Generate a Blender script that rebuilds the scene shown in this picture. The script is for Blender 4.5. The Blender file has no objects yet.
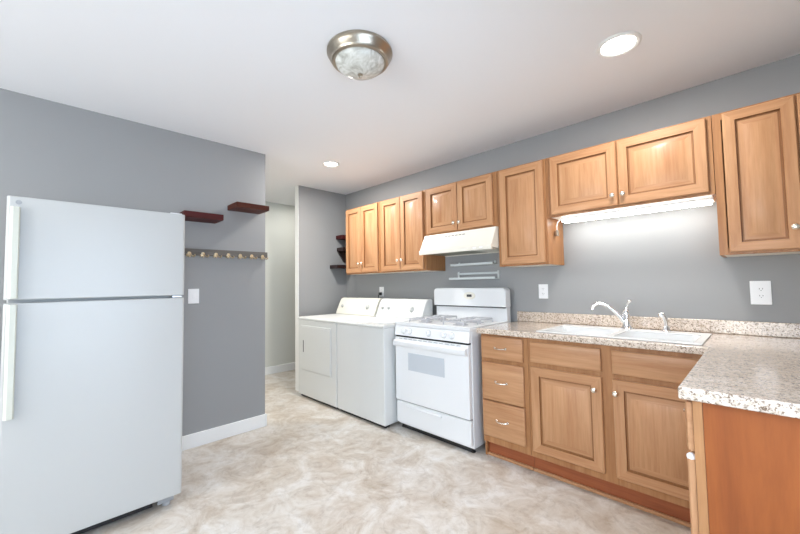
import bpy, bmesh, math, random
from mathutils import Matrix, Vector
R = math.radians
SC = bpy.context.scene
COL = SC.collection
random.seed(4)

# ------------------------------------------------------------------ camera
cam_d = bpy.data.cameras.new('camera')
cam_d.sensor_width = 36.0
cam_d.lens = 361.38 / 800 * 36
cam_d.clip_start = 0.02
cam = bpy.data.objects.new('camera', cam_d)
COL.objects.link(cam)
YAW, PIT, ROL = R(44.944), R(2.77), R(-0.953)
fw = Vector((-math.sin(YAW) * math.cos(PIT), math.cos(YAW) * math.cos(PIT), math.sin(PIT)))
rt = fw.cross(Vector((0, 0, 1))).normalized()
up = rt.cross(fw)
r2 = rt * math.cos(ROL) + up * math.sin(ROL)
u2 = up * math.cos(ROL) - rt * math.sin(ROL)
M = Matrix((r2, u2, -fw)).transposed().to_4x4()
M.translation = Vector((3.9073, -2.9029, 1.2373))
cam.matrix_world = M
SC.camera = cam

# ------------------------------------------------------------------ world, daylight, exposure
SC.view_settings.view_transform = 'Standard'
SC.view_settings.look = 'None'
SC.view_settings.exposure = 0.08
SC.view_settings.gamma = 1.0
SC.view_settings.use_curve_mapping = False
SC.cycles.use_denoising = True
SC.cycles.max_bounces = 10
SC.cycles.diffuse_bounces = 6
SC.cycles.sample_clamp_indirect = 6
W = bpy.data.worlds.new('daylight')
SC.world = W
W.use_nodes = True
W.node_tree.nodes['Background'].inputs[0].default_value = (0.75, 0.86, 1.0, 1)
W.node_tree.nodes['Background'].inputs[1].default_value = 1.5


def area(name, loc, rot, sx, sy, power, col):
    d = bpy.data.lights.new(name, 'AREA')
    d.shape = 'RECTANGLE'
    d.size, d.size_y = sx, sy
    d.energy = power
    d.color = col
    o = bpy.data.objects.new(name, d)
    o.location = loc
    o.rotation_euler = rot
    COL.objects.link(o)
    return o


H = 2.4556          # ceiling height
XL = 0.7256         # face of the wall behind the refrigerator
XR = 4.37           # right wall
YF = -6.4           # wall behind the camera
# added fill at two unseen windows behind the camera, tilted up to brighten the ceiling
area('window_daylight', (1.75, YF + 0.03, 1.35), (R(128), 0, 0), 1.5, 1.5, 74, (0.93, 0.97, 1.0))  # added fill light at the left unseen window
area('window_daylight', (3.45, YF + 0.03, 1.35), (R(128), 0, 0), 1.5, 1.5, 74, (0.93, 0.97, 1.0))  # added fill light at the right unseen window
# added cool fill at an unseen glazed door, lighting floor and lower left wall
area('door_daylight', (XR - 0.03, -2.62, 1.05), (R(58), 0, R(90)), 1.7, 1.8, 56, (0.60, 0.77, 1.0))


# ------------------------------------------------------------------ materials
def mat(name, col, rough=0.5, metal=0.0, spec=0.5, coat=0.0):
    m = bpy.data.materials.new(name)
    m.use_nodes = True
    b = m.node_tree.nodes['Principled BSDF']
    b.inputs['Base Color'].default_value = (*col, 1)
    b.inputs['Roughness'].default_value = rough
    b.inputs['Metallic'].default_value = metal
    b.inputs['Specular IOR Level'].default_value = spec
    b.inputs['Coat Weight'].default_value = coat
    b.inputs['Coat Roughness'].default_value = 0.12
    return m


def nd(m, t, **k):
    n = m.node_tree.nodes.new(t)
    for a, v in k.items():
        setattr(n, a, v)
    return n


def lk(m, a, b):
    m.node_tree.links.new(a, b)


def coords(m, scale, generated=False):
    tc = nd(m, 'ShaderNodeTexCoord')
    mp = nd(m, 'ShaderNodeMapping')
    mp.inputs['Scale'].default_value = scale
    lk(m, tc.outputs['Object'], mp.inputs['Vector'])
    return mp.outputs['Vector']


def noise(m, vec, scale, detail=4, rough=0.55, dist=0.0):
    n = nd(m, 'ShaderNodeTexNoise')
    n.inputs['Scale'].default_value = scale
    n.inputs['Detail'].default_value = detail
    n.inputs['Roughness'].default_value = rough
    n.inputs['Distortion'].default_value = dist
    lk(m, vec, n.inputs['Vector'])
    return n.outputs['Fac']


def ramp(m, fac, stops):
    r = nd(m, 'ShaderNodeValToRGB')
    e = r.color_ramp.elements
    while len(e) < len(stops):
        e.new(0.5)
    for i, (p, c) in enumerate(stops):
        e[i].position = p
        e[i].color = (*c, 1)
    lk(m, fac, r.inputs['Fac'])
    return r.outputs['Color']


def mixc(m, fac, a, b, mode='MIX'):
    x = nd(m, 'ShaderNodeMix', data_type='RGBA', blend_type=mode)
    if isinstance(fac, float):
        x.inputs[0].default_value = fac
    else:
        lk(m, fac, x.inputs[0])
    for v, i in ((a, 6), (b, 7)):
        if isinstance(v, tuple):
            x.inputs[i].default_value = (*v, 1)
        else:
            lk(m, v, x.inputs[i])
    return x.outputs[2]


def bump(m, h, strength, dist=0.002):
    b = nd(m, 'ShaderNodeBump')
    b.inputs['Strength'].default_value = strength
    b.inputs['Distance'].default_value = dist
    lk(m, h, b.inputs['Height'])
    lk(m, b.outputs['Normal'], m.node_tree.nodes['Principled BSDF'].inputs['Normal'])


def setc(m, c):
    lk(m, c, m.node_tree.nodes['Principled BSDF'].inputs['Base Color'])


def wood(name, light, dark, axis, rough=0.44, fine=1.0, coat=0.08):
    """honey wood; grain runs along the named axis"""
    m = mat(name, light, rough, spec=0.3, coat=coat)
    s = [16 * fine, 16 * fine, 16 * fine]
    s['XYZ'.index(axis)] = 1.1
    v = coords(m, s)
    oi = nd(m, 'ShaderNodeObjectInfo')
    add = nd(m, 'ShaderNodeVectorMath', operation='ADD')
    sc = nd(m, 'ShaderNodeMath', operation='MULTIPLY')
    sc.inputs[1].default_value = 37.0
    lk(m, oi.outputs['Random'], sc.inputs[0])
    lk(m, v, add.inputs[0])
    lk(m, sc.outputs[0], add.inputs[1])
    n1 = noise(m, add.outputs[0], 1.0, 6, 0.6, 0.6)
    n2 = noise(m, add.outputs[0], 5.0, 3, 0.6)
    mid = tuple((a * 0.55 + b * 0.45) for a, b in zip(light, dark))
    c1 = ramp(m, n1, [(0.25, dark), (0.48, mid), (0.72, light)])
    c2 = ramp(m, n2, [(0.35, (0.80, 0.76, 0.72)), (0.62, (1, 1, 1))])
    setc(m, mixc(m, 0.6, c1, c2, 'MULTIPLY'))
    return m


OAK_L, OAK_D = (0.54, 0.305, 0.158), (0.38, 0.172, 0.074)
oak_v = wood('honey_oak_upright_grain', OAK_L, OAK_D, 'Z')
oak_x = wood('honey_oak_level_grain', OAK_L, OAK_D, 'X')
oak_y = wood('honey_oak_level_grain_side', OAK_L, OAK_D, 'Y')
oak_frame = wood('honey_oak_frame', (0.44, 0.222, 0.095), (0.29, 0.122, 0.045), 'Z')
oak_groove = wood('glazed_groove_wood', (0.30, 0.14, 0.055), (0.22, 0.09, 0.032), 'Z')  # darker wood tone for the groove faces of raised doors
oak_panel = wood('reddish_veneer_panel', (0.34, 0.098, 0.020), (0.19, 0.045, 0.010), 'Z', 0.55, 0.6, 0.0)
oak_toe = wood('red_brown_toe_board', (0.36, 0.11, 0.04), (0.24, 0.065, 0.025), 'X')
oak_in = mat('pale_cabinet_underside', (0.78, 0.74, 0.66), 0.5)

cherry = wood('dark_red_shelf_wood', (0.085, 0.008, 0.008), (0.038, 0.004, 0.004), 'Y', 0.55, 1.0, 0.0)
cherry2 = wood('red_brown_shelf_wood', (0.11, 0.022, 0.009), (0.045, 0.009, 0.005), 'Y', 0.55, 1.0, 0.0)
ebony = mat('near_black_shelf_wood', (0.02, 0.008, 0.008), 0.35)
slate = wood('weathered_grey_board', (0.17, 0.16, 0.145), (0.10, 0.095, 0.09), 'Y', 0.6)

white = mat('white_enamel', (0.76, 0.775, 0.785), 0.28)
white_tex = mat('white_textured_steel', (0.49, 0.495, 0.48), 0.34)
bump(white_tex, noise(white_tex, coords(white_tex, (1, 1, 1)), 260, 2), 0.12, 0.001)
machine = mat('laundry_white_enamel', (0.665, 0.68, 0.67), 0.3)
cream = mat('ivory_plastic', (0.66, 0.67, 0.58), 0.4)
cream_en = mat('ivory_enamel', (0.76, 0.74, 0.66), 0.35)
trim_w = mat('white_trim_paint', (0.82, 0.83, 0.82), 0.4)
plate_w = mat('white_plastic', (0.86, 0.87, 0.88), 0.35)
grey_pl = mat('grey_plastic', (0.35, 0.36, 0.37), 0.4)
dkgrey = mat('dark_grey_plastic', (0.06, 0.06, 0.065), 0.5)
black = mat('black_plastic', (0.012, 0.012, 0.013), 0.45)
ovenglass = mat('pale_grey_oven_glass', (0.54, 0.58, 0.62), 0.12)
grate_m = mat('pale_grey_grate_enamel', (0.48, 0.49, 0.52), 0.35)
chrome = mat('chrome', (0.88, 0.89, 0.90), 0.12, 1.0)
nickel = mat('brushed_nickel', (0.42, 0.37, 0.30), 0.3, 1.0)
brass = mat('brass', (0.62, 0.50, 0.33), 0.28, 1.0)
knob_m = mat('satin_nickel_knob', (0.82, 0.76, 0.66), 0.25, 1.0)
steel = mat('brushed_steel', (0.70, 0.71, 0.72), 0.3, 1.0)
sink_m = mat('pale_sink_enamel', (0.68, 0.69, 0.69), 0.2)
rack_m = mat('pale_grey_metal', (0.62, 0.66, 0.66), 0.35)
dial_m = mat('pale_grey_dial', (0.50, 0.51, 0.50), 0.35)
rubber = mat('dark_rubber', (0.03, 0.03, 0.03), 0.7)
red_box = mat('dark_cavity', (0.03, 0.012, 0.008), 0.8)


def wall_mat(name, col):
    m = mat(name, col, 0.6, spec=0.3)
    v = coords(m, (1, 1, 1))
    bump(m, noise(m, v, 180, 3), 0.10, 0.001)
    return m


paint = wall_mat('grey_wall_paint', (0.305, 0.311, 0.313))
paint_hall = wall_mat('pale_hall_paint', (0.66, 0.67, 0.62))
ceil_m = wall_mat('white_ceiling_paint', (0.85, 0.86, 0.88))


def floor_mat():
    m = mat('mottled_stone_vinyl', (0.6, 0.5, 0.4), 0.36, spec=0.4)
    v = coords(m, (1, 1, 1))
    a = noise(m, v, 4.2, 8, 0.7, 0.9)
    c = ramp(m, a, [(0.28, (0.40, 0.33, 0.26)), (0.42, (0.51, 0.455, 0.395)), (0.54, (0.61, 0.58, 0.54)),
                    (0.66, (0.69, 0.685, 0.675))])
    b = noise(m, v, 14, 6, 0.7, 1.0)
    c2 = ramp(m, b, [(0.33, (0.72, 0.69, 0.66)), (0.5, (0.95, 0.94, 0.93)), (0.68, (1.0, 1.0, 1.0))])
    d = noise(m, v, 1.1, 3, 0.5, 0.4)
    c3 = ramp(m, d, [(0.35, (0.92, 0.88, 0.82)), (0.62, (1.0, 1.0, 1.0))])
    x = mixc(m, 0.8, c, c2, 'MULTIPLY')
    x = mixc(m, 0.8, x, c3, 'MULTIPLY')
    setc(m, x)
    bump(m, b, 0.10, 0.002)
    return m


floor_m = floor_mat()


def granite(name, light, mid, dark, spots):
    m = mat(name, light, 0.2, spec=0.6, coat=0.6)
    v = coords(m, (1, 1, 1))
    a = noise(m, v, 55, 6, 0.7, 0.8)
    c = ramp(m, a, [(0.34, mid), (0.5, light), (0.66, (min(1, light[0] * 1.15), min(1, light[1] * 1.16), min(1, light[2] * 1.18)))])
    b = noise(m, v, 125, 4, 0.7, 0.5)
    s = ramp(m, b, [(0.30, dark), (spots, dark), (spots + 0.06, (1, 1, 1))])
    d = noise(m, coords(m, (3, 9, 1)), 2.2, 5, 0.6, 1.2)
    c3 = ramp(m, d, [(0.36, (0.88, 0.85, 0.84)), (0.6, (1, 1, 1))])
    x = mixc(m, 0.85, c, s, 'MULTIPLY')
    x = mixc(m, 0.9, x, c3, 'MULTIPLY')
    setc(m, x)
    return m


counter_m = granite('speckled_stone_laminate', (0.66, 0.565, 0.47), (0.46, 0.355, 0.255), (0.20, 0.135, 0.09), 0.41)


def emis(name, col, s):
    m = bpy.data.materials.new(name)
    m.use_nodes = True
    b = m.node_tree.nodes['Principled BSDF']
    b.inputs['Base Color'].default_value = (0.9, 0.9, 0.9, 1)
    b.inputs['Emission Color'].default_value = (*col, 1)
    b.inputs['Emission Strength'].default_value = s
    return m


lamp_e = emis('lit_lamp_lens', (1.0, 0.97, 0.90), 14)
tube_e = emis('lit_tube_diffuser', (1.0, 0.98, 0.94), 16)


def alabaster():
    m = mat('marbled_lamp_glass', (0.7, 0.7, 0.66), 0.22)
    v = coords(m, (1, 1, 1))
    c = ramp(m, noise(m, v, 14, 4, 0.6, 2.0), [(0.3, (0.40, 0.39, 0.34)), (0.5, (0.62, 0.62, 0.57)), (0.7, (0.82, 0.82, 0.79))])
    setc(m, c)
    return m


glass_m = alabaster()


# ------------------------------------------------------------------ mesh helpers
class MB:
    """collects shapes in world coordinates, then links them as ONE mesh object"""

    def __init__(s):
        s.bm = bmesh.new()
        s.mats = []

    def mi(s, m):
        if m not in s.mats:
            s.mats.append(m)
        return s.mats.index(m)

    def _add(s, verts, faces, m, smooth=False):
        k = s.mi(m) if m else 0
        vs = [s.bm.verts.new(v) for v in verts]
        for f in faces:
            try:
                fc = s.bm.faces.new([vs[i] for i in f])
                fc.material_index = k
                fc.smooth = smooth
            except ValueError:
                pass

    def box(s, x0, x1, y0, y1, z0, z1, m=None):
        x0, x1 = min(x0, x1), max(x0, x1)
        y0, y1 = min(y0, y1), max(y0, y1)
        z0, z1 = min(z0, z1), max(z0, z1)
        v = [(x0, y0, z0), (x1, y0, z0), (x1, y1, z0), (x0, y1, z0), (x0, y0, z1), (x1, y0, z1), (x1, y1, z1), (x0, y1, z1)]
        s._add(v, [(0, 3, 2, 1), (4, 5, 6, 7), (0, 1, 5, 4), (1, 2, 6, 5), (2, 3, 7, 6), (3, 0, 4, 7)], m)
        return s

    def prism(s, pts, axis, a, b, m=None, smooth=False):
        """polygon pts in the plane across axis, extruded from a to b"""
        n = len(pts)

        def P(p, t):
            if axis == 'X':
                return (t, p[0], p[1])
            if axis == 'Y':
                return (p[0], t, p[1])
            return (p[0], p[1], t)
        v = [P(p, a) for p in pts] + [P(p, b) for p in pts]
        f = [tuple(range(n - 1, -1, -1)), tuple(range(n, 2 * n))]
        f += [(i, (i + 1) % n, n + (i + 1) % n, n + i) for i in range(n)]
        s._add(v, f, m, smooth)
        return s

    def tube(s, pts, r, m=None, n=10, caps=True):
        pts = [Vector(p) for p in pts]
        rr = r if isinstance(r, (list, tuple)) else [r] * len(pts)
        rings = []
        prev = None
        for i, p in enumerate(pts):
            t = (pts[min(i + 1, len(pts) - 1)] - pts[max(i - 1, 0)]).normalized()
            if prev is None:
                a = Vector((0, 0, 1)) if abs(t.z) < 0.9 else Vector((1, 0, 0))
                u = t.cross(a).normalized()
            else:
                u = (prev - t * prev.dot(t)).normalized()
            prev = u
            w = t.cross(u)
            rings.append([p + (u * math.cos(2 * math.pi * k / n) + w * math.sin(2 * math.pi * k / n)) * rr[i] for k in range(n)])
        v = [q for ring in rings for q in ring]
        f = []
        for i in range(len(pts) - 1):
            for k in range(n):
                f.append((i * n + k, i * n + (k + 1) % n, (i + 1) * n + (k + 1) % n, (i + 1) * n + k))
        if caps:
            f.append(tuple(range(n - 1, -1, -1)))
            f.append(tuple((len(pts) - 1) * n + k for k in range(n)))
        s._add(v, f, m, True)
        return s

    def lathe(s, prof, c, d=(0, 0, 1), m=None, n=32):
        """prof: (radius, height along d); spun round d through c"""
        d = Vector(d).normalized()
        a = Vector((0, 0, 1)) if abs(d.z) < 0.9 else Vector((1, 0, 0))
        u = d.cross(a).normalized()
        w = d.cross(u)
        c = Vector(c)
        v, f, rows = [], [], []
        for r, h in prof:
            if r < 1e-6:
                rows.append([len(v)])
                v.append(c + d * h)
            else:
                rows.append(list(range(len(v), len(v) + n)))
                v += [c + d * h + (u * math.cos(2 * math.pi * k / n) + w * math.sin(2 * math.pi * k / n)) * r for k in range(n)]
        for A, B in zip(rows, rows[1:]):
            for k in range(n):
                k2 = (k + 1) % n
                if len(A) == 1 and len(B) == 1:
                    continue
                if len(A) == 1:
                    f.append((A[0], B[k2], B[k]))
                elif len(B) == 1:
                    f.append((A[k], A[k2], B[0]))
                else:
                    f.append((A[k], A[k2], B[k2], B[k]))
        s._add(v, f, m, True)
        return s

    def grid(s, xs, ys, occ, z0, z1, m=None):
        """plan of cells, welded into one solid; occ(ix, iy) tells which are filled"""
        k = s.mi(m) if m else 0
        V = {}

        def vert(i, j, z):
            key = (i, j, z)
            if key not in V:
                V[key] = s.bm.verts.new((xs[i], ys[j], z))
            return V[key]
        nx, ny = len(xs) - 1, len(ys) - 1

        def filled(i, j):
            return 0 <= i < nx and 0 <= j < ny and occ(i, j)
        for i in range(nx):
            for j in range(ny):
                if not filled(i, j):
                    continue
                q = [(i, j), (i + 1, j), (i + 1, j + 1), (i, j + 1)]
                fs = [[vert(*p, z1) for p in q], [vert(*p, z0) for p in reversed(q)]]
                for (di, dj), (p, r) in (((0, -1), (q[0], q[1])), ((1, 0), (q[1], q[2])), ((0, 1), (q[2], q[3])), ((-1, 0), (q[3], q[0]))):
                    if not filled(i + di, j + dj):
                        fs.append([vert(*p, z0), vert(*r, z0), vert(*r, z1), vert(*p, z1)])
                for f in fs:
                    s.bm.faces.new(f).material_index = k
        return s

    def build(s, name, m=None, parent=None, bevel=0.0, seg=2, loc=None):
        if m is not None and not s.mats:
            s.mats = [m]
        base = Vector(loc) if loc else Vector((0, 0, 0))
        p = parent
        while p is not None:
            base += p.location
            p = p.parent
        s.bm.transform(Matrix.Translation(-base))
        bmesh.ops.recalc_face_normals(s.bm, faces=s.bm.faces[:])
        me = bpy.data.meshes.new(name)
        s.bm.to_mesh(me)
        s.bm.free()
        for x in (s.mats or [m]):
            me.materials.append(x)
        me.set_sharp_from_angle(angle=R(38))
        o = bpy.data.objects.new(name, me)
        if loc:
            o.location = loc
        o.parent = parent
        COL.objects.link(o)
        if bevel:
            b = o.modifiers.new('edge', 'BEVEL')
            b.width = bevel
            b.segments = seg
            b.limit_method = 'ANGLE'
            b.angle_limit = R(40)
            b.harden_normals = True
            for f in me.polygons:
                f.use_smooth = True
        return o


def thing(name, label, cat, loc, group=None):
    o = bpy.data.objects.new(name, None)
    o.empty_display_size = 0.1
    o.location = loc
    COL.objects.link(o)
    return tag(o, label, cat, group)


def tag(o, label, cat, group=None):
    o['label'] = label
    o['category'] = cat
    if group:
        o['group'] = group
    return o


def struct(o):
    o['kind'] = 'structure'
    return o


# ------------------------------------------------------------------ the room
XH = -1.068         # far wall of the hall
YE = -1.448         # end of the refrigerator wall
YA = -0.704         # end of the alcove partition
struct(MB().box(XH - 0.1, XR + 0.1, YF - 0.1, 0.1, -0.1, 0).build('floor', floor_m))
struct(MB().box(XH - 0.1, XR + 0.1, YF - 0.1, 0.1, H, H + 0.1).build('ceiling', ceil_m))
struct(MB().box(XH - 0.1, XR + 0.1, 0, 0.1, 0, H).build('wall_back', paint))
struct(MB().box(XR, XR + 0.1, YF - 0.1, -3.52, 0, H).box(XR, XR + 0.1, -3.52, -1.72, 2.05, H).box(XR, XR + 0.1, -1.72, 0, 0, H).build('wall_right', paint))
struct(MB().box(XL - 0.12, XL, YF - 0.1, YE, 0, H).build('wall_left', paint))
struct(MB().box(-0.075, 0, YA, 0, 0, H).build('wall_alcove', paint))
struct(MB().box(-0.0765, 0.0015, YA - 0.004, YA - 0.0002, 0, H).build('trim_1', trim_w))
struct(MB().box(XH - 0.1, XH, -3.5, 0, 0, H).build('wall_hall', paint_hall))
struct(MB().box(XH, XL - 0.12, -3.6, -3.5, 0, H).build('wall_hall_end', paint_hall))
wf = MB()
for a, b in ((XL, 1.0), (2.5, 2.7), (4.2, XR)):
    wf.box(a, b, YF - 0.1, YF, 0, H)
for a, b in ((1.0, 2.5), (2.7, 4.2)):
    wf.box(a, b, YF - 0.1, YF, 0, 0.6)
    wf.box(a, b, YF - 0.1, YF, 2.1, H)
struct(wf.build('wall_front', paint))
pane_m = mat('clear_window_glass', (1, 1, 1), 0.02)
pane_m.node_tree.nodes['Principled BSDF'].inputs['Transmission Weight'].default_value = 1.0
for k, (a, b) in enumerate(((1.0, 2.5), (2.7, 4.2))):
    f = MB()
    f.box(a, a + 0.05, YF - 0.09, YF - 0.02, 0.6, 2.1).box(b - 0.05, b, YF - 0.09, YF - 0.02, 0.6, 2.1)
    f.box(a + 0.05, b - 0.05, YF - 0.09, YF - 0.02, 0.6, 0.65).box(a + 0.05, b - 0.05, YF - 0.09, YF - 0.02, 2.05, 2.1)
    f.box(a + 0.05, b - 0.05, YF - 0.08, YF - 0.03, 1.33, 1.37)
    w = struct(f.build('window_%d' % (k + 1), trim_w))  # unseen frames, added as a source for the light from behind
    MB().box(a + 0.05, b - 0.05, YF - 0.06, YF - 0.055, 0.65, 2.05).build('pane', pane_m, w)


f = MB()
for a, b in ((-3.52, -3.44), (-2.66, -2.58), (-1.80, -1.72)):
    f.box(XR + 0.02, XR + 0.08, a, b, 0, 2.05)
for a, b in ((-3.44, -2.66), (-2.58, -1.80)):
    f.box(XR + 0.02, XR + 0.08, a, b, 0, 0.08).box(XR + 0.02, XR + 0.08, a, b, 1.97, 2.05)
w = struct(f.build('door_1', trim_w))  # unseen glazed door, added to give the side light a source
for a, b in ((-3.44, -2.66), (-2.58, -1.80)):
    MB().box(XR + 0.047, XR + 0.053, a, b, 0.08, 1.97).build('pane', pane_m, w)


def baseboard(name, x0, x1, y0, y1):
    b = MB()
    b.box(x0, x1, y0, y1, 0, 0.108)
    return struct(b.build(name, trim_w, None, 0.004))


baseboard('baseboard_left', XL + 0.0005, XL + 0.013, YF, YE)
baseboard('baseboard_left_end', XL - 0.12, XL + 0.013, YE + 0.0005, YE + 0.013)
baseboard('baseboard_hall', XH + 0.0005, XH + 0.013, -3.5, -0.001)
baseboard('baseboard_alcove', -0.088, -0.0755, YA, -0.014)

# ------------------------------------------------------------------ cabinets
XB, YB = 0.0, 0.0


def profile_door(x0, x1, z0, z1, yf, th, frame, kind, mv, mh):
    """front with a raised panel, facing -Y; outer face at yf"""
    o = MB()
    iv, ih = o.mi(mv), o.mi(mh)
    if kind == 'raised':
        rings = [(0.0, th), (0.0, 0.004), (0.004, 0.0), (frame - 0.004, 0.0), (frame - 0.001, 0.011),
                 (frame + 0.007, 0.0115), (frame + 0.034, 0.003), (frame + 0.037, 0.0015)]
    else:
        rings = [(0.0, th), (0.0, 0.006), (0.003, 0.0025), (0.010, 0.0)]
    V = []
    for d, y in rings:
        V.append([o.bm.verts.new(p) for p in ((x0 + d, yf + y, z0 + d), (x1 - d, yf + y, z0 + d), (x1 - d, yf + y, z1 - d), (x0 + d, yf + y, z1 - d))])
    ig = o.mi(oak_groove) if kind == 'raised' else iv
    for n, (a, b) in enumerate(zip(V, V[1:])):
        for k in range(4):
            f = o.bm.faces.new((a[k], a[(k + 1) % 4], b[(k + 1) % 4], b[k]))
            f.material_index = ig if kind == 'raised' and n in (3, 4) else ih if k in (0, 2) and kind == 'raised' else iv
    o.bm.faces.new(V[-1]).material_index = iv
    o.bm.faces.new(tuple(reversed(V[0]))).material_index = iv
    return o


def rot_front(o, cx, cy):
    """turn a front built facing -Y into one facing -X about (cx, cy)"""
    o.bm.transform(Matrix.Translation((cx, cy, 0)) @ Matrix.Rotation(R(-90), 4, 'Z') @ Matrix.Translation((-cx, -cy, 0)))
    return o


def knob(c, d, parent, m=None):
    prof = [(0.0045, 0), (0.0045, 0.010), (0.009, 0.014), (0.0145, 0.019), (0.0155, 0.024), (0.012, 0.029), (0.006, 0.031), (0, 0.0315)]
    return MB().lathe(prof, c, d, None, 16).build('knob', m or knob_m, parent)


def pull(cx, cz, y, parent, w=0.085):
    b = MB()
    pts = []
    for k in range(13):
        t = k / 12
        a = math.sin(math.pi * t)
        pts.append((cx - w / 2 + w * t, y - 0.004 - 0.022 * a ** 0.6, cz - 0.0015 * a))
    b.tube(pts, [0.0055 - 0.0015 * math.sin(math.pi * k / 12) for k in range(13)], None, 8)
    for s in (-1, 1):
        b.lathe([(0.009, 0), (0.009, 0.003), (0.006, 0.006), (0, 0.006)], (cx + s * w / 2, y, cz), (0, -1, 0), None, 12)
    return b.build('handle', knob_m, parent)


UT = 2.143          # top of the wall cabinets
YD = -0.292         # their face frame; the doors stand 20 mm proud


def upper(name, label, x0, x1, zb, doors, knobs):
    t = thing(name, label, 'cabinet', ((x0 + x1) / 2, -0.15, zb), 'honey wood wall cabinets')
    b = MB()
    g = 0.0012
    x0, x1 = x0 + g, x1 - g
    b.box(x0, x0 + 0.016, YD + 0.018, -0.002, zb, UT, oak_frame)
    b.box(x1 - 0.016, x1, YD + 0.018, -0.002, zb, UT, oak_frame)
    b.box(x0 + 0.016, x1 - 0.016, YD + 0.018, -0.002, UT - 0.016, UT, oak_frame)
    b.box(x0 + 0.016, x1 - 0.016, YD + 0.018, -0.002, zb + 0.001, zb + 0.028, oak_in)
    b.box(x0 + 0.016, x1 - 0.016, -0.008, -0.002, zb + 0.028, UT - 0.016, oak_frame)
    b.build('body', None, t, 0.0012)
    f = MB()
    f.box(x0, x0 + 0.036, YD, YD + 0.018, zb, UT).box(x1 - 0.036, x1, YD, YD + 0.018, zb, UT)
    f.box(x0 + 0.036, x1 - 0.036, YD, YD + 0.018, UT - 0.04, UT).box(x0 + 0.036, x1 - 0.036, YD, YD + 0.018, zb, zb + 0.036)
    if len(doors) == 2:
        xm = (doors[0][1] + doors[1][0]) / 2
        f.box(xm - 0.03, xm + 0.03, YD, YD + 0.018, zb + 0.036, UT - 0.04)
    f.build('face_frame', oak_frame, t, 0.0012)
    for (a, c), k in zip(doors, knobs):
        d = profile_door(a, c, zb + 0.014, UT - 0.012, YD - 0.0205, 0.019, min(0.058, (c - a) * 0.2), 'raised', oak_v, oak_x).build('door', None, t)
        if k:
            kx = a + 0.026 if k < 0 else c - 0.026
            knob((kx, YD - 0.0205, zb + (0.118 if zb < 1.5 else 0.080)), (0, -1, 0), d)
    return t


ZB = 1.366
upper('wall_cabinet', 'narrow two-door wall cabinet over the dryer, nearest the alcove corner', 0.402, 1.006, ZB, [(0.412, 0.692), (0.697, 0.980)], [1, -1])
upper('wall_cabinet', 'tall two-door wall cabinet over the washer, left of the range hood', 1.006, 1.660, ZB, [(1.034, 1.328), (1.333, 1.634)], [1, -1])
upper('wall_cabinet', 'short two-door wall cabinet directly above the white range hood', 1.660, 2.428, 1.692, [(1.686, 2.037), (2.043, 2.390)], [1, -1])
upper('wall_cabinet', 'single-door wall cabinet between the range hood and the sink light', 2.428, 2.826, ZB, [(2.457, 2.806)], [0])
upper('wall_cabinet', 'short wide two-door wall cabinet above the sink and its lit tube', 2.826, 3.752, 1.703, [(2.860, 3.285), (3.291, 3.727)], [1, -1])
upper('wall_cabinet', 'tall wall cabinet at the right corner above the larger wall outlet', 3.752, XR - 0.004, ZB, [(3.795, 4.062), (4.070, 4.330)], [1, -1])

YC = -0.602         # face frame of the base cabinets
ZC0, ZC1 = 0.8755, 0.913
ZT = 0.106


def toe(b, x0, x1):
    b.box(x0, x1, -0.560, -0.545, 0.0, ZT, oak_toe)


def drawer_front(x0, x1, z0, z1, t, handle=True):
    d = profile_door(x0, x1, z0, z1, YC - 0.0205, 0.019, 0.03, 'slab', oak_x, oak_x).build('drawer', None, t)
    if handle:
        pull((x0 + x1) / 2 - 0.005, (z0 + z1) / 2, YC - 0.0205, d)
    return d


# drawer unit beside the range
t = thing('base_cabinet', 'three-drawer base cabinet with bow handles beside the white range', 'cabinet', (2.61, -0.3, 0), 'honey wood base cabinets')
b = MB()
b.box(2.438, 2.454, YC + 0.018, -0.003, 0, ZC0 - 0.001, oak_frame).box(2.776, 2.792, YC + 0.018, -0.003, ZT, ZC0 - 0.001, oak_frame)
b.box(2.454, 2.776, YC + 0.018, -0.003, ZT, ZT + 0.016, oak_frame).box(2.454, 2.776, -0.012, -0.003, ZT + 0.016, ZC0 - 0.001, oak_frame)
b.build('body', None, t)
f = MB()
f.box(2.438, 2.460, YC, YC + 0.018, ZT, ZC0 - 0.001).box(2.754, 2.792, YC, YC + 0.018, ZT, ZC0 - 0.001)
for z0, z1 in ((ZT, 0.19), (0.40, 0.435), (0.67, 0.715), (0.85, ZC0 - 0.001)):
    f.box(2.460, 2.754, YC, YC + 0.018, z0, z1)
f.build('face_frame', oak_frame, t, 0.001)
MB().box(2.452, 2.792, -0.560, -0.545, 0, ZT).build('toe_kick', oak_toe, t)
MB().box(2.452, 2.792, -0.578, -0.5605, 0, 0.020).build('shoe_molding', oak_x, t, 0.004)
for z0, z1 in ((0.703, 0.858), (0.413, 0.675), (0.156, 0.403)):
    drawer_front(2.446, 2.763, z0, z1, t)

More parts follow.
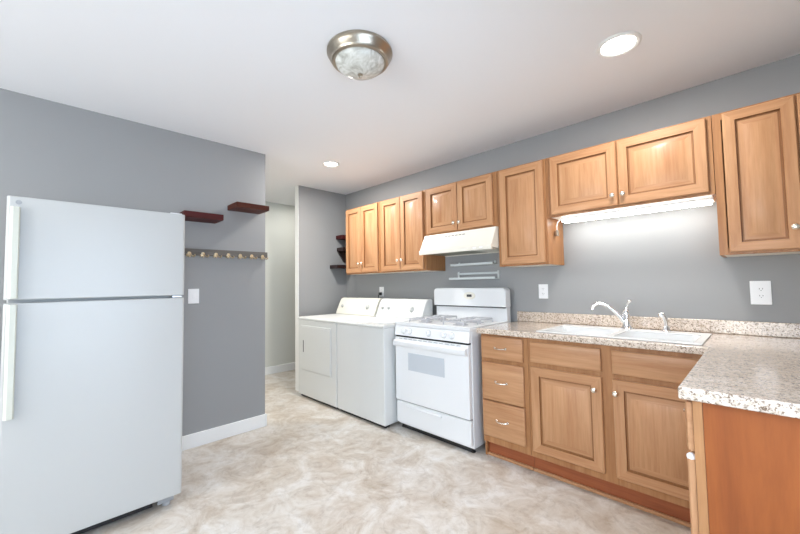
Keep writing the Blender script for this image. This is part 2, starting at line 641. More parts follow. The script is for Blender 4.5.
# sink unit
t = thing('base_cabinet', 'sink base cabinet with two raised-panel doors under two plain false fronts', 'cabinet', (3.25, -0.3, 0), 'honey wood base cabinets')
b = MB()
b.box(2.794, 2.810, YC + 0.018, -0.003, ZT, ZC0 - 0.001, oak_frame).box(3.704, 3.720, YC + 0.018, -0.003, ZT, ZC0 - 0.001, oak_frame)
b.box(2.810, 3.704, YC + 0.018, -0.003, ZT, ZT + 0.016, oak_frame).box(2.810, 3.704, -0.012, -0.003, ZT + 0.016, ZC0 - 0.001, oak_frame)
b.build('body', None, t)
f = MB()
f.box(2.794, 2.832, YC, YC + 0.018, ZT, ZC0 - 0.001).box(3.215, 3.300, YC, YC + 0.018, ZT, ZC0 - 0.001).box(3.690, 3.720, YC, YC + 0.018, ZT, ZC0 - 0.001)
for a, c in ((2.832, 3.215), (3.300, 3.690)):
    for z0, z1 in ((ZT, 0.19), (0.685, 0.74), (0.842, ZC0 - 0.001)):
        f.box(a, c, YC, YC + 0.018, z0, z1)
f.build('face_frame', oak_frame, t, 0.001)
MB().box(2.794, 3.782, -0.560, -0.545, 0, ZT).build('toe_kick', oak_toe, t)
MB().box(2.794, 3.782, -0.578, -0.5605, 0, 0.020).build('shoe_molding', oak_x, t, 0.004)
for a, c in ((2.815, 3.235), (3.291, 3.708)):
    profile_door(a, c, 0.718, 0.848, YC - 0.0205, 0.019, 0.03, 'slab', oak_x, oak_x).build('false_front', None, t)
for a, c, k in ((2.815, 3.235, 1), (3.291, 3.708, -1)):
    d = profile_door(a, c, 0.150, 0.688, YC - 0.0205, 0.019, 0.058, 'raised', oak_v, oak_x).build('door', None, t)
    knob((c - 0.036 if k > 0 else a + 0.018, YC - 0.0205, 0.614), (0, -1, 0), d)

# unit of the return along the right wall; its end panel faces the camera
PX, PY = 3.741, -1.490
t = thing('base_cabinet', 'base cabinet of the counter return, red-brown end panel facing the room', 'cabinet', (4.07, -1.05, 0), 'honey wood base cabinets')
b = MB()
b.box(PX + 0.018, XR - 0.003, PY + 0.008, PY + 0.022, ZT, ZC0 - 0.001).box(PX + 0.018, XR - 0.003, -0.644, -0.63, ZT, ZC0 - 0.001)
b.box(PX + 0.018, XR - 0.003, PY + 0.022, -0.644, ZT, ZT + 0.016).box(XR - 0.012, XR - 0.003, PY + 0.022, -0.644, ZT + 0.016, ZC0 - 0.001)
b.build('body', oak_frame, t)
MB().box(3.7650, XR - 0.003, PY + 0.002, PY + 0.0075, 0, ZC0 - 0.001).build('end_panel', oak_panel, t, 0.001)
f = MB()
f.box(PX, PX + 0.0235, PY, PY + 0.036, 0.0, ZC0 - 0.001).box(PX, PX + 0.018, -0.72, -0.63, ZT, ZC0 - 0.001)
for z0, z1 in ((ZT, 0.15), (0.685, 0.73), (0.845, ZC0 - 0.001)):
    f.box(PX, PX + 0.018, PY + 0.036, -0.72, z0, z1)
f.build('face_frame', oak_frame, t, 0.001)
MB().box(PX + 0.05, PX + 0.065, PY + 0.02, -0.60, 0, ZT).build('toe_kick', oak_toe, t)
ys = ((PY + 0.008, PY + 0.378), (PY + 0.384, -0.70))
for i, (a, c) in enumerate(ys):
    cx, w = PX - 0.0205, c - a
    o = profile_door(cx - c, cx - a, 0.718, 0.862, cx, 0.019, 0.03, 'slab', oak_y, oak_y)   # built at the origin of a turned frame
    # (x, y) -> turned so that the front looks along -X
    o.bm.transform(Matrix(((0, 1, 0, 0), (-1, 0, 0, cx), (0, 0, 1, 0), (0, 0, 0, 1))))
    d = o.build('drawer', None, t)
    pl = MB().tube([(cx - 0.004, (a + c) / 2 - 0.04, 0.79), (cx - 0.022, (a + c) / 2 - 0.02, 0.786), (cx - 0.024, (a + c) / 2, 0.784), (cx - 0.022, (a + c) / 2 + 0.02, 0.786), (cx - 0.004, (a + c) / 2 + 0.04, 0.79)], 0.004, None, 8)
    pl.build('handle', knob_m, d)
    o = profile_door(cx - c, cx - a, 0.156, 0.690, cx, 0.019, 0.058, 'raised', oak_v, oak_y)
    o.bm.transform(Matrix(((0, 1, 0, 0), (-1, 0, 0, cx), (0, 0, 1, 0), (0, 0, 0, 1))))
    d = o.build('door', None, t)
    knob((cx, c - 0.03 if i == 0 else a + 0.03, 0.63), (-1, 0, 0), d)
    if i == 0:
        cap = MB().lathe([(0.0, -0.006), (0.009, -0.004), (0.0125, 0.003), (0.012, 0.010), (0.006, 0.016), (0, 0.017)], (cx + 0.010, a + 0.011, 0.689), (0, 0, 1), None, 16).build('corner_cap', plate_w, d)
        cap['label'] = 'small white cap on the top corner of the door'

# ------------------------------------------------------------------ counter, sink, taps
CX0, CXR = 2.426, XR - 0.003
SX0, SX1, SY0, SY1 = 2.865, 3.672, -0.585, -0.125
t = thing('countertop', 'L-shaped speckled beige stone-look countertop with a low backsplash', 'countertop', (3.4, -0.32, ZC0))
xs = [CX0, SX0, SX1, 3.711, CXR]
ys = [-1.518, -0.645, SY0, SY1, -0.002]
MB().grid(xs, ys, lambda i, j: (i == 3) if j == 0 else not (i == 1 and j == 2), ZC0, ZC1).build('worktop', counter_m, t, 0.006, 3)
s = MB()
s.grid([CX0, CXR - 0.02, CXR], [-1.516, -0.022, -0.002], lambda i, j: not (i == 0 and j == 0), ZC1 + 0.0003, 0.993)
s.build('backsplash', counter_m, t, 0.005, 3)


def basin(o, x0, x1, y0, y1, zt, depth, m):
    k = [(0, 0), (0.006, 0.012), (0.016, depth - 0.03), (0.045, depth)]
    V = []
    for d, h in k:
        pts = []
        r = 0.05
        for cx, cy, a0 in ((x1 - d - r, y1 - d - r, 0), (x0 + d + r, y1 - d - r, 90), (x0 + d + r, y0 + d + r, 180), (x1 - d - r, y0 + d + r, 270)):
            for q in range(5):
                a = R(a0 + q * 22.5)
                pts.append((cx + r * math.cos(a), cy + r * math.sin(a), zt - h))
        V.append([o.bm.verts.new(p) for p in pts])
    n = len(V[0])
    for a, b in zip(V, V[1:]):
        for q in range(n):
            f = o.bm.faces.new((a[q], b[q], b[(q + 1) % n], a[(q + 1) % n]))
            f.smooth = True
    o.bm.faces.new(V[-1])
    return V[0]


t = thing('sink', 'white double-bowl kitchen sink set into the speckled countertop', 'sink', (3.25, -0.33, ZC1))
rz = ZC1 + 0.008
o = MB()
RX0, RX1, RY0, RY1 = 2.850, 3.688, -0.600, -0.110
bowls = ((2.888, 3.252), (3.286, 3.650))
BY0, BY1 = -0.566, -0.225
# deck: rim, ledge and divider as welded cells round the two rounded bowls
xs = [RX0, bowls[0][0], bowls[0][1], bowls[1][0], bowls[1][1], RX1]
ys = [RY0, BY0, BY1, RY1]
o.grid(xs, ys, lambda i, j: not (j == 1 and i in (1, 3)), ZC1 + 0.0005, rz)
o.build('rim', sink_m, t, 0.004, 2)
for x0, x1 in bowls:
    o = MB()
    basin(o, x0 - 0.004, x1 + 0.004, BY0 - 0.004, BY1 + 0.004, rz - 0.003, 0.17, sink_m)
    bw = o.build('bowl', sink_m, t)
    MB().lathe([(0.042, 0), (0.042, 0.003), (0.034, 0.004), (0.030, 0.001), (0, 0.001)], ((x0 + x1) / 2, (BY0 + BY1) / 2, rz - 0.1728), (0, 0, 1), None, 24).build('drain', steel, bw)

FX, FY = 3.268, -0.165
t = thing('faucet', 'chrome single-lever faucet with a long curved spout behind the sink', 'faucet', (FX, FY, rz))
tapm = mat('polished_chrome_tap', (0.93, 0.93, 0.94), 0.10, 1.0)
MB().lathe([(0, 0), (0.034, 0), (0.034, 0.006), (0.027, 0.014), (0.023, 0.03), (0.021, 0.07), (0.023, 0.10), (0.022, 0.115), (0.015, 0.125), (0, 0.127)], (FX, FY, rz + 0.0005), (0, 0, 1), None, 24).build('body', tapm, t)
E1 = Vector((3.095, -0.235, 1.055))
S0 = Vector((FX - 0.012, FY - 0.006, rz + 0.045))
pts = []
for k in range(17):
    u = k / 16
    p = S0.lerp(E1, u)
    p.z = S0.z + (0.118) * math.sin(min(1, u * 1.12) * math.pi * 0.5) ** 0.9 + 0.008 * math.sin(u * math.pi)
    if u > 0.9:
        p.z -= (u - 0.9) * 0.12
    pts.append(p)
pts.append(pts[-1] + Vector((-0.006, -0.003, -0.012)))
pts.append(pts[-1] + Vector((-0.001, 0, -0.016)))
MB().tube(pts, [0.015 - 0.004 * min(1, k / 8) for k in range(len(pts) - 2)] + [0.0125, 0.0125], None, 14).build('spout', tapm, t)
l = MB()
l.tube([(FX, FY, rz + 0.118), (FX + 0.003, FY, rz + 0.140), (FX + 0.012, FY - 0.004, rz + 0.168), (FX + 0.026, FY - 0.008, rz + 0.182)], [0.012, 0.0085, 0.007, 0.008], None, 12)
l.lathe([(0, -0.011), (0.008, -0.008), (0.011, 0), (0.008, 0.008), (0, 0.011)], (FX + 0.026, FY - 0.009, rz + 0.184), (0, 0, 1), None, 14)
l.build('lever', tapm, t)

t = thing('sink_sprayer', 'chrome side sprayer standing right of the faucet on the sink ledge', 'sprayer', (3.480, -0.165, rz))
MB().lathe([(0, 0), (0.026, 0), (0.026, 0.005), (0.020, 0.012), (0.015, 0.03), (0.013, 0.034), (0, 0.034)], (3.480, -0.165, rz + 0.0005), (0, 0, 1), None, 20).build('base', tapm, t)
h = MB()
h.tube([(3.480, -0.165, rz + 0.034), (3.479, -0.166, rz + 0.065), (3.474, -0.169, rz + 0.09), (3.462, -0.175, rz + 0.103), (3.448, -0.182, rz + 0.101)], [0.011, 0.013, 0.015, 0.016, 0.013], None, 14)
h.build('spray_head', tapm, t)

# ------------------------------------------------------------------ refrigerator
FXF, F1, F2 = 1.4945, -3.0126, -2.290
t = thing('refrigerator', 'white top-freezer refrigerator standing against the grey left wall', 'refrigerator', (1.12, -2.65, 0))
MB().box(0.79, 1.425, F1 + 0.008, F2 - 0.008, 0.045, 1.662).build('body', white_tex, t, 0.006)
MB().box(1.427, 1.434, F1 + 0.016, F2 - 0.016, 0.06, 1.172).box(1.427, 1.434, F1 + 0.016, F2 - 0.016, 1.202, 1.655).build('door_gasket', dkgrey, t)


def fridge_door(z0, z1, nm):
    # plan outline: gently crowned front with rounded vertical edges
    P = []
    y0, y1 = F1, F2
    for q in range(7):
        a = R(180 + q * 15)
        P.append((FXF - 0.014 + 0.014 * math.sin(R(q * 15)), y0 + 0.014 - 0.014 * math.cos(R(q * 15))))
    P2 = [(x, y0 + y1 - y) for x, y in reversed(P)]
    out = [(1.4345, y0)] + P + P2 + [(1.4345, y1)]
    d = MB().prism(out, 'Z', z0, z1, None)
    return d.build(nm, white_tex, t, 0.004, 2)


fz = fridge_door(1.196, 1.674, 'freezer_door')
fr = fridge_door(0.062, 1.181, 'lower_door')
for par, z0, z1 in ((fz, 1.202, 1.622), (fr, 0.665, 1.175)):
    # full-height edge handle: a cream grip strip standing off the left edge of the door
    g = MB()
    g.prism([(FXF - 0.001, F1 + 0.016), (FXF + 0.022, F1 + 0.012), (FXF + 0.030, F1 + 0.022), (FXF + 0.026, F1 + 0.042), (FXF + 0.014, F1 + 0.046), (FXF + 0.012, F1 + 0.030), (FXF - 0.001, F1 + 0.026)], 'Z', z0, z1)
    g.build('handle', cream, par, 0.002)
bd = MB().lathe([(0.0105, 0), (0.0105, 0.0015), (0.0085, 0.002), (0.008, 0.0012), (0, 0.0012)], (FXF, F1 + 0.038, 1.646), (1, 0, 0), None, 20)
bd = bd.build('badge', grey_pl, fz)
MB().box(1.39, FXF - 0.008, F2 - 0.075, F2 - 0.015, 1.6745, 1.680).build('hinge_cover', white, t, 0.004)
MB().box(1.42, FXF - 0.012, F2 - 0.06, F2 - 0.012, 1.183, 1.1945).build('middle_hinge', steel, t, 0.002)
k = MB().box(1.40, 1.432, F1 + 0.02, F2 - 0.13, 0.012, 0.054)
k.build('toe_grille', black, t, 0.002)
for yy in (F1 + 0.06, F2 - 0.075):
    ft = MB().box(1.38, 1.448, yy - 0.035, yy + 0.045, 0.018, 0.0445)
    ft.lathe([(0.02, 0.0), (0.02, 0.02), (0.008, 0.021), (0.008, 0.03), (0, 0.03)], (1.43, yy + 0.01, 0.0005), (0, 0, 1), None, 14)
    ft.build('foot', grey_pl, t, 0.003)
for yy in (F1 + 0.06, F2 - 0.075):
    MB().lathe([(0, 0), (0.022, 0.0), (0.022, 0.0445), (0, 0.0445)], (0.85, yy, 0.0005), (0, 0, 1), None, 14).build('foot', grey_pl, t)

# ------------------------------------------------------------------ left wall: shelves, hook rail, switch
def wall_shelf(name, label, y0, y1, z0, z1, depth, m):
    return tag(MB().box(XL + 0.0005, XL + depth, y0, y1, z0, z1).build(name, m, None, 0.003, 2, loc=(XL, (y0 + y1) / 2, z0)), label, 'shelf', 'floating shelves on the grey left wall')


wall_shelf('floating_shelf', 'dark red floating shelf on the left wall just above the refrigerator', -2.155, -1.877, 1.765, 1.811, 0.20, cherry)
wall_shelf('floating_shelf', 'higher red-brown floating shelf at the free end of the left wall', -1.780, -1.505, 1.890, 1.932, 0.205, cherry2)
t = thing('hook_rail', 'weathered grey wall rail with small brass coat hooks below the floating shelves', 'hook rail', (XL, -1.73, 1.42))
MB().box(XL + 0.0005, XL + 0.020, -2.115, -1.435, 1.496, 1.548).build('board', slate, t, 0.002)
for k in range(7):
    y = -2.07 + k * 0.098
    hk = MB()
    hk.lathe([(0.014, 0), (0.014, 0.003), (0.008, 0.005), (0, 0.005)], (XL + 0.0202, y, 1.509), (1, 0, 0), None, 14)
    for s in (-1, 1):
        hk.tube([(XL + 0.024, y, 1.507), (XL + 0.034, y + s * 0.012, 1.494), (XL + 0.048, y + s * 0.024, 1.483), (XL + 0.060, y + s * 0.028, 1.487), (XL + 0.064, y + s * 0.028, 1.499)], [0.005, 0.005, 0.0048, 0.005, 0.006], None, 8)
    hk.lathe([(0.005, 0), (0.007, -0.012), (0.004, -0.02), (0, -0.021)], (XL + 0.028, y, 1.499), (0, 0, 1), None, 10)
    hk.build('hook', brass, t)


def plate_y(name, label, cat, x0, x1, z0, z1, y=-0.0005, group=None):
    """wall plate on the back wall"""
    t = thing(name, label, cat, ((x0 + x1) / 2, y, z0), group)
    MB().box(x0, x1, y - 0.006, y, z0, z1).build('cover_plate', plate_w, t, 0.002)
    return t


t = thing('light_switch', 'white light switch on the left wall beside the refrigerator', 'light switch', (XL, -2.03, 1.114))
MB().box(XL + 0.0005, XL + 0.0065, -2.071, -1.993, 1.114, 1.230).build('cover_plate', plate_w, t, 0.002)
MB().prism([(XL + 0.0067, 1.157), (XL + 0.010, 1.157), (XL + 0.0135, 1.186), (XL + 0.0067, 1.186)], 'Y', -2.040, -2.024).build('toggle', plate_w, t, 0.001)


def receptacle(t, cx, cz, y):
    for s in (-1, 1):
        o = MB()
        o.box(cx - 0.016, cx + 0.016, y - 0.0085, y - 0.0063, cz + s * 0.0195 - 0.0135, cz + s * 0.0195 + 0.0135, plate_w)
        for q in (-1, 1):
            o.box(cx + q * 0.0065 - 0.0012, cx + q * 0.0065 + 0.0012, y - 0.0088, y - 0.0084, cz + s * 0.0195 - 0.001, cz + s * 0.0195 + 0.007, dkgrey)
        o.box(cx - 0.002, cx + 0.002, y - 0.0088, y - 0.0084, cz + s * 0.0195 - 0.009, cz + s * 0.0195 - 0.0055, dkgrey)
        o.build('receptacle', None, t)


t = plate_y('wall_outlet', 'small white wall outlet between the range and the faucet', 'outlet', 2.614, 2.690, 1.104, 1.220)
receptacle(t, 2.652, 1.162, -0.0005)
t = plate_y('wall_outlet', 'larger white wall outlet on the back wall under the right corner cabinet', 'outlet', 3.858, 3.944, 1.090, 1.224)
receptacle(t, 3.903, 1.157, -0.0005)
MB().grid([3.866, 3.873, 3.929, 3.936], [-0.0075, -0.0066], lambda i, j: i != 1, 1.100, 1.214).build('raised_border', plate_w, t, 0.0005)
t = plate_y('wall_outlet', 'white wall outlet with a black plug, behind the washer and dryer', 'outlet', 0.660, 0.734, 1.098, 1.212)
receptacle(t, 0.697, 1.155, -0.0005)
t = thing('power_cord', 'black power cord plugged in at the wall above the washer console', 'cord', (0.707, -0.02, 1.0))
MB().box(0.682, 0.712, -0.042, -0.0095, 1.112, 1.148).build('plug', black, t, 0.004)
MB().tube([(0.697, -0.042, 1.128), (0.697, -0.054, 1.112), (0.696, -0.058, 1.06), (0.69, -0.06, 0.96), (0.69, -0.06, 0.80), (0.69, -0.06, 0.30)], 0.0055, None, 8).build('cable', black, t)

# ------------------------------------------------------------------ alcove shelves
def alcove_shelf(label, y0, z0, z1, depth, m, parts=None):
    y1 = -0.004
    return tag(MB().box(0.0005, depth, y0, y1, z0, z1).build('corner_shelf', m, None, 0.002, 2, loc=(0.0, y0 / 2, z0)), label, 'shelf', 'dark shelves in the alcove corner')


alcove_shelf('dark red corner shelf in the laundry alcove, topmost of three', -0.165, 1.838, 1.886, 0.14, cherry)
t = thing('corner_shelf', 'black corner shelf in the laundry alcove, middle of three, on a tapered bracket', 'shelf', (0, -0.07, 1.684), 'dark shelves in the alcove corner')
MB().box(0.0005, 0.14, -0.152, -0.004, 1.684, 1.728).build('board', ebony, t, 0.002)
MB().prism([(-0.15, 1.6837), (-0.02, 1.6837), (-0.02, 1.535), (-0.055, 1.55)], 'X', 0.0005, 0.03).build('bracket', ebony, t, 0.001)  # dark wedge stands in for the shelf's shadow on the wall
alcove_shelf('near-black corner shelf in the laundry alcove, lowest of three', -0.262, 1.454, 1.498, 0.16, ebony)

# ------------------------------------------------------------------ washer and dryer
WY0, WY1 = -0.792, -0.10
WZ = 0.888


def laundry(name, label, cat, x0, x1, is_dryer):
    t = thing(name, label, cat, ((x0 + x1) / 2, -0.45, 0), 'white laundry machines')
    cx = (x0 + x1) / 2
    MB().box(x0, x1, WY0 + 0.004, WY1, 0.028, 0.862).build('cabinet', machine, t, 0.010, 3)
    # top deck with a rolled front edge
    MB().prism([(WY0, 0.8625), (WY0 - 0.004, 0.870), (WY0 - 0.001, 0.882), (WY0 + 0.012, WZ), (WY1, WZ), (WY1, 0.8625)], 'X', x0 - 0.001, x1 + 0.001).build('top_deck', machine, t, 0.002)
    # sloping console with a rounded back
    cs = MB().prism([(-0.285, WZ + 0.0005), (-0.280, WZ + 0.02), (-0.215, 1.050), (-0.195, 1.075), (-0.165, 1.086), (-0.115, 1.084), (-0.105, 1.070), (-0.105, WZ + 0.0005)], 'X', x0 + 0.012, x1 - 0.012)
    cs = cs.build('console', cream_en if is_dryer else machine, t, 0.012, 3)
    nrm = Vector((0, -(1.05 - WZ - 0.02), 0.065)).normalized()

    def on(u, v):
        return Vector((x0 + 0.012 + (x1 - x0 - 0.024) * u, -0.280 + 0.065 * v, WZ + 0.02 + (1.03 - WZ) * v)) + nrm * 0.0006
    kn = [(0.14, 0.55, 0.020), (0.80, 0.55, 0.032)] if is_dryer else [(0.12, 0.55, 0.017), (0.26, 0.55, 0.017), (0.76, 0.55, 0.032)]
    for u, v, r in kn:
        MB().lathe([(r, 0), (r * 1.0, 0.004), (r * 0.72, 0.006), (r * 0.62, 0.020), (r * 0.5, 0.023), (0, 0.023)], on(u, v), nrm, None, 24).build('dial', dial_m, cs)
    if is_dryer:
        d = MB().box(x0 + 0.075, x1 - 0.085, WY0 - 0.008, WY0 + 0.003, 0.315, 0.802)
        d = d.build('door', machine, t, 0.007, 3)
        MB().box(x0 + 0.095, x1 - 0.105, WY0 - 0.0105, WY0 - 0.0085, 0.335, 0.782).build('door_panel', machine, d, 0.0015)
        MB().box(x0 + 0.130, x0 + 0.144, WY0 - 0.013, WY0 - 0.011, 0.507, 0.639).build('finger_pull', dkgrey, d, 0.001)
    else:
        MB().box(x0 + 0.05, x1 - 0.05, WY0 + 0.07, -0.31, WZ + 0.0006, WZ + 0.009).build('lid', white, t, 0.004)
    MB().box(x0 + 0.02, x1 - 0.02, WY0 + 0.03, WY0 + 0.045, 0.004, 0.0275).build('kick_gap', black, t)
    for xx in (x0 + 0.05, x1 - 0.05):
        for yy in (WY0 + 0.08, WY1 - 0.06):
            MB().lathe([(0, 0), (0.02, 0), (0.02, 0.012), (0.008, 0.014), (0.008, 0.0275), (0, 0.0275)], (xx, yy, 0.0005), (0, 0, 1), None, 12).build('foot', rubber, t)
    return t


laundry('clothes_dryer', 'white front-door clothes dryer in the alcove, left of the washer', 'dryer', 0.138, 0.880, True)
laundry('washing_machine', 'white top-loading washing machine between the dryer and the range', 'washer', 0.888, 1.585, False)

# ------------------------------------------------------------------ range
RX0, RX1 = 1.612, 2.384
RY = -0.655
t = thing('gas_range', 'white freestanding gas range between the washer and the drawer cabinet', 'stove', ((RX0 + RX1) / 2, -0.35, 0))
b = MB()
b.box(RX0, RX1, RY + 0.012, -0.045, 0.035, 0.885)
b.build('body', white, t, 0.004)
# cooktop pan with a raised lip
c = MB()
c.box(RX0 - 0.004, RX1 + 0.004, RY - 0.018, -0.11, 0.8855, 0.905)
c.box(RX0 - 0.004, RX1 + 0.004, RY - 0.018, RY + 0.030, 0.905, 0.914).box(RX0 - 0.004, RX0 + 0.03, RY + 0.03, -0.11, 0.905, 0.914).box(RX1 - 0.03, RX1 + 0.004, RY + 0.03, -0.11, 0.905, 0.914)
c.build('cooktop', white, t, 0.004)
# tilted control panel
MB().prism([(RY - 0.016, 0.884), (RY - 0.030, 0.800), (RY + 0.010, 0.800), (RY + 0.010, 0.884)], 'X', RX0, RX1).build('control_panel', white, t, 0.004)
pn = Vector((0, -0.084, 0.014)).normalized()
for u in (0.14, 0.23, 0.50, 0.70, 0.80):
    p = Vector((RX0 + (RX1 - RX0) * u, RY - 0.0235, 0.842))
    kk = MB().lathe([(0.022, 0), (0.022, 0.004), (0.018, 0.007), (0.016, 0.022), (0.012, 0.025), (0, 0.025)], p, pn, None, 20)
    kk.box(p.x - 0.004, p.x + 0.004, p.y - 0.032, p.y - 0.020, p.z - 0.015, p.z + 0.018)
    kb = kk.build('knob', white, t)
    MB().lathe([(0.026, 0), (0.026, 0.001), (0.0222, 0.001)], p, pn, None, 20).build('dial_ring', dial_m, kb)
# burners and grates
for bx in (RX0 + 0.20, RX1 - 0.20):
    for by in (-0.50, -0.27):
        g = MB().lathe([(0.062, 0), (0.060, 0.004), (0.040, 0.006), (0.040, 0.014), (0.034, 0.018), (0, 0.018)], (bx, by, 0.9055), (0, 0, 1), None, 24).build('burner', grate_m, t)
        g = MB()
        r = 0.095
        for s in (-1, 1):
            g.tube([(bx + s * r, by - r, 0.938), (bx + s * r, by + r, 0.938)], 0.006, None, 8)
            g.tube([(bx - r, by + s * r, 0.938), (bx + r, by + s * r, 0.938)], 0.006, None, 8)
            g.tube([(bx + s * r, by, 0.940), (bx + s * 0.025, by, 0.944)], 0.006, None, 8)
            g.tube([(bx, by + s * r, 0.940), (bx, by + s * 0.025, 0.944)], 0.006, None, 8)
            for q in (-1, 1):
                g.tube([(bx + s * r, by + q * r, 0.938), (bx + s * r * 1.03, by + q * r * 1.03, 0.9065)], 0.006, None, 8)
        g.build('grate', grate_m, t)
# backguard: upright riser, then an overhanging console with rounded shoulders
MB().box(RX0 + 0.004, RX1 - 0.004, -0.105, -0.045, 0.886, 1.03).build('riser', white, t, 0.004)
P = []
x0, x1, z0, z1, r = RX0 - 0.002, RX1 + 0.002, 1.03, 1.195, 0.035
for cx, cz, a0 in ((x1 - r, z1 - r, 0), (x0 + r, z1 - r, 90)):
    for q in range(7):
        a = R(a0 + q * 15)
        P.append((cx + r * math.cos(a), cz + r * math.sin(a)))
P += [(x0, z0), (x1, z0)]
bg = MB().prism(P, 'Y', -0.135, -0.047).build('backguard', white, t, 0.008, 3)
cxk = (RX0 + RX1) / 2 + 0.03
ov = []
for k in range(24):
    a = 2 * math.pi * k / 24
    ov.append((cxk + 0.062 * math.cos(a), 1.125 + 0.034 * math.sin(a)))
cp = MB().prism(ov, 'Y', -0.139, -0.1355).build('clock_panel', cream_en, bg, 0.001)
MB().box(cxk - 0.026, cxk + 0.026, -0.1405, -0.1395, 1.115, 1.137).build('clock_display', dkgrey, cp)
MB().box(RX0 + 0.012, RX1 - 0.012, -0.1345, -0.106, 1.022, 1.0295).build('vent_slot', dkgrey, t)
# oven door
dr = MB().box(RX0 + 0.006, RX1 - 0.006, RY - 0.030, RY + 0.010, 0.250, 0.786).build('oven_door', white, t, 0.007, 3)
MB().box(RX0 + 0.162, RX0 + 0.162 + 0.383, RY - 0.0325, RY - 0.0305, 0.518, 0.662).build('oven_window', ovenglass, dr, 0.001)
hd = MB()
hd.prism([(RY - 0.0305, 0.706), (RY - 0.058, 0.712), (RY - 0.066, 0.728), (RY - 0.064, 0.756), (RY - 0.052, 0.766), (RY - 0.0305, 0.768)], 'X', RX0 + 0.010, RX1 - 0.010, white)
hd = hd.build('handle', white, dr, 0.005, 3)
for k in range(12):
    xx = RX0 + 0.06 + k * 0.055
    vs = MB().box(xx, xx + 0.036, RY - 0.0318, RY - 0.0303, 0.7735, 0.778)
    vs.build('vent_slot', grey_pl, dr)
MB().box(RX0 + 0.01, RX1 - 0.01, RY - 0.020, RY + 0.0115, 0.7868, 0.7995).build('door_gap', black, t)
# storage drawer
sd = MB().box(RX0 + 0.006, RX1 - 0.006, RY - 0.020, RY + 0.010, 0.058, 0.238).build('storage_drawer', white, t, 0.006, 3)
MB().prism([(RY - 0.0205, 0.198), (RY - 0.036, 0.204), (RY - 0.036, 0.212), (RY - 0.0205, 0.222)], 'X', RX0 + 0.14, RX0 + 0.50).build('drawer_pull', white, sd, 0.002)
MB().box(RX0 + 0.008, RX1 - 0.008, RY - 0.010, RY + 0.0115, 0.2385, 0.2495).build('drawer_gap', grey_pl, t)
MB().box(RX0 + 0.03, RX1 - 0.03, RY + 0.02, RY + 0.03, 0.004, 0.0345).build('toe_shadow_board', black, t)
for xx in (RX0 + 0.03, RX1 - 0.03):
    for yy in (RY + 0.04, -0.10):
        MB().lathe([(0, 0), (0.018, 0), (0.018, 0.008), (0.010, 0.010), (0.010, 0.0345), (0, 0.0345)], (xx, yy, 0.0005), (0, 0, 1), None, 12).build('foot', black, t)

# ------------------------------------------------------------------ range hood and wall rack
t = thing('range_hood', 'white under-cabinet range hood with a sloping front above the range', 'range hood', (2.03, -0.2, 1.49))
HX0, HX1 = 1.668, 2.424
MB().prism([(-0.405, 1.506), (-0.408, 1.541), (-0.395, 1.548), (-0.325, 1.680), (-0.322, 1.6905), (-0.003, 1.6905), (-0.003, 1.506), (-0.02, 1.506), (-0.02, 1.521), (-0.385, 1.521), (-0.385, 1.506)], 'X', HX0, HX1).build('canopy', cream_en, t, 0.002)
MB().box(HX0 + 0.03, HX1 - 0.24, -0.36, -0.05, 1.512, 1.5205).build('filter', mat('greased_filter', (0.30, 0.30, 0.24), 0.45, 0.6), t)
MB().box(HX1 - 0.21, HX1 - 0.04, -0.36, -0.06, 1.508, 1.5205).build('lamp_cover', mat('frosted_lamp_cover', (0.66, 0.66, 0.58), 0.35), t, 0.003)
for k in range(6):
    a = 0.60 + 0.0
    xx = HX0 + 0.25 + k * 0.038
    v = MB().prism([(-0.3345, 1.6615), (-0.3375, 1.6555), (-0.3385, 1.6560), (-0.3355, 1.6620)], 'X', xx, xx + 0.028)
    v.build('vent_slot', dkgrey, t)
for u in (0.78, 0.86):
    MB().box(HX0 + (HX1 - HX0) * u, HX0 + (HX1 - HX0) * u + 0.03, -0.412, -0.4085, 1.519, 1.530).build('rocker_switch', plate_w, t, 0.001)

def ledge(label, xa, xb, z, d, rail):
    t = thing('wall_ledge', label, 'wall rack', ((xa + xb) / 2, -0.02, z), 'pale metal ledges on the wall above the range')
    s = MB()
    s.box(xa, xb, -d, -0.0012, z, z + 0.005).box(xa, xb, -d - 0.003, -d, z, z + 0.020)
    s.build('tray', rack_m, t, 0.001)
    for xx in (xa + 0.05, xb - 0.02):
        MB().box(xx, xx + 0.016, -0.010, -0.001, z + 0.0055, z + (0.075 if rail else 0.035)).build('bracket', rack_m, t, 0.001)
    if rail:
        MB().box(xa + 0.052, xb - 0.006, -0.016, -0.0105, z + 0.046, z + 0.064).build('back_rail', rack_m, t, 0.001)


ledge('upper pale metal ledge on the wall just under the range hood', 1.775, 2.235, 1.405, 0.07, False)
ledge('lower pale metal ledge with a back rail on the wall above the range', 1.765, 2.265, 1.274, 0.085, True)

# ------------------------------------------------------------------ lit tube under the sink cabinet
t = thing('under_cabinet_light', 'lit white tube light fixed under the wide cabinet above the sink', 'light', (3.27, -0.2, 1.68))
MB().box(2.875, 3.735, -0.192, -0.100, 1.692, 1.7145).build('housing', plate_w, t, 0.003)
MB().box(2.885, 3.725, -0.186, -0.106, 1.676, 1.6915).build('diffuser', tube_e, t, 0.006)
MB().tube([(2.875, -0.15, 1.702), (2.858, -0.155, 1.697), (2.848, -0.165, 1.680), (2.846, -0.18, 1.650), (2.845, -0.17, 1.622)], 0.004, None, 8).build('cord', plate_w, t)
MB().box(2.836, 2.854, -0.186, -0.156, 1.578, 1.622).build('cord_switch', nickel, t, 0.003)

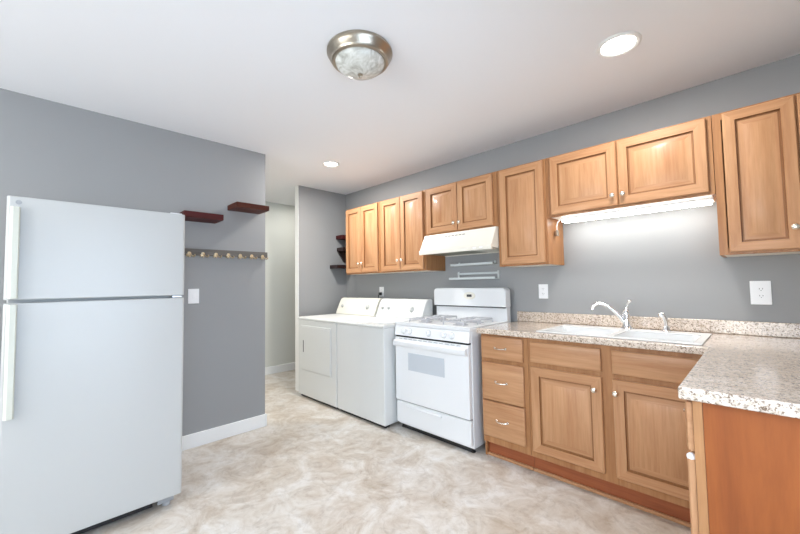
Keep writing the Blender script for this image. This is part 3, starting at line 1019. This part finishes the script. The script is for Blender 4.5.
# ------------------------------------------------------------------ ceiling lights
def recessed(label, x, y, power, r=0.085):
    t = thing('recessed_ceiling_light', label, 'ceiling light', (x, y, H), 'lit recessed ceiling lights')
    MB().lathe([(r + 0.018, 0), (r + 0.018, -0.004), (r + 0.008, -0.009), (r - 0.004, -0.006), (r - 0.008, -0.0005)], (x, y, H - 0.0005), (0, 0, 1), None, 40).build('trim_ring', trim_w, t)
    MB().lathe([(0, -0.003), (r - 0.012, -0.003), (r - 0.0085, -0.001)], (x, y, H - 0.0005), (0, 0, 1), None, 40).build('lens', lamp_e, t)
    d = bpy.data.lights.new('lamp_glow', 'AREA')
    d.shape = 'DISK'
    d.size = r * 2
    d.energy = power
    d.color = (1.0, 0.97, 0.93)
    o = bpy.data.objects.new('lamp_glow', d)
    o.location = (0, 0, -0.014)
    o.parent = t
    COL.objects.link(o)
    return t


recessed('bright recessed ceiling light above the counter near the right wall', 3.439, -0.810, 13)
recessed('lit recessed ceiling light above the laundry alcove corner', 0.908, -0.853, 27, 0.070)
recessed('recessed ceiling light of the hall behind the alcove wall', -0.52, -0.25, 5)  # hidden lamp added to brighten the hall wall
recessed('recessed ceiling light of the hall behind the left wall', -0.25, -2.30, 27)  # unseen lamp added to light the hall and the dryer front
recessed('recessed ceiling light of the front room, near the left wall', 1.75, -4.3, 18)  # unseen lamp added behind the camera as fill
recessed('recessed ceiling light of the front room, near the right wall', 3.30, -4.3, 6)  # another added fill lamp behind the camera, out of view

DX, DY = 2.479, -1.742
t = thing('ceiling_lamp', 'flush dome ceiling lamp with a stepped nickel ring and marbled glass', 'ceiling lamp', (DX, DY, H))
MB().lathe([(0.05, 0), (0.165, 0), (0.170, -0.008), (0.170, -0.018), (0.162, -0.026), (0.158, -0.040), (0.150, -0.046), (0.146, -0.060), (0.136, -0.064), (0.126, -0.060), (0.126, -0.004)], (DX, DY, H - 0.0005), (0, 0, 1), None, 56).build('ring', nickel, t)
pr = []
for k in range(13):
    a = R(k * 7.5)
    pr.append((0.128 * math.cos(a), -0.056 - 0.066 * math.sin(a)))
pr[-1] = (0.0, -0.122)
MB().lathe(pr, (DX, DY, H), (0, 0, 1), None, 48).build('glass_bowl', glass_m, t)
MB().lathe([(0, -0.1215), (0.012, -0.1225), (0.014, -0.126), (0.007, -0.131), (0.008, -0.137), (0.004, -0.143), (0, -0.144)], (DX, DY, H), (0, 0, 1), None, 20).build('finial', nickel, t)
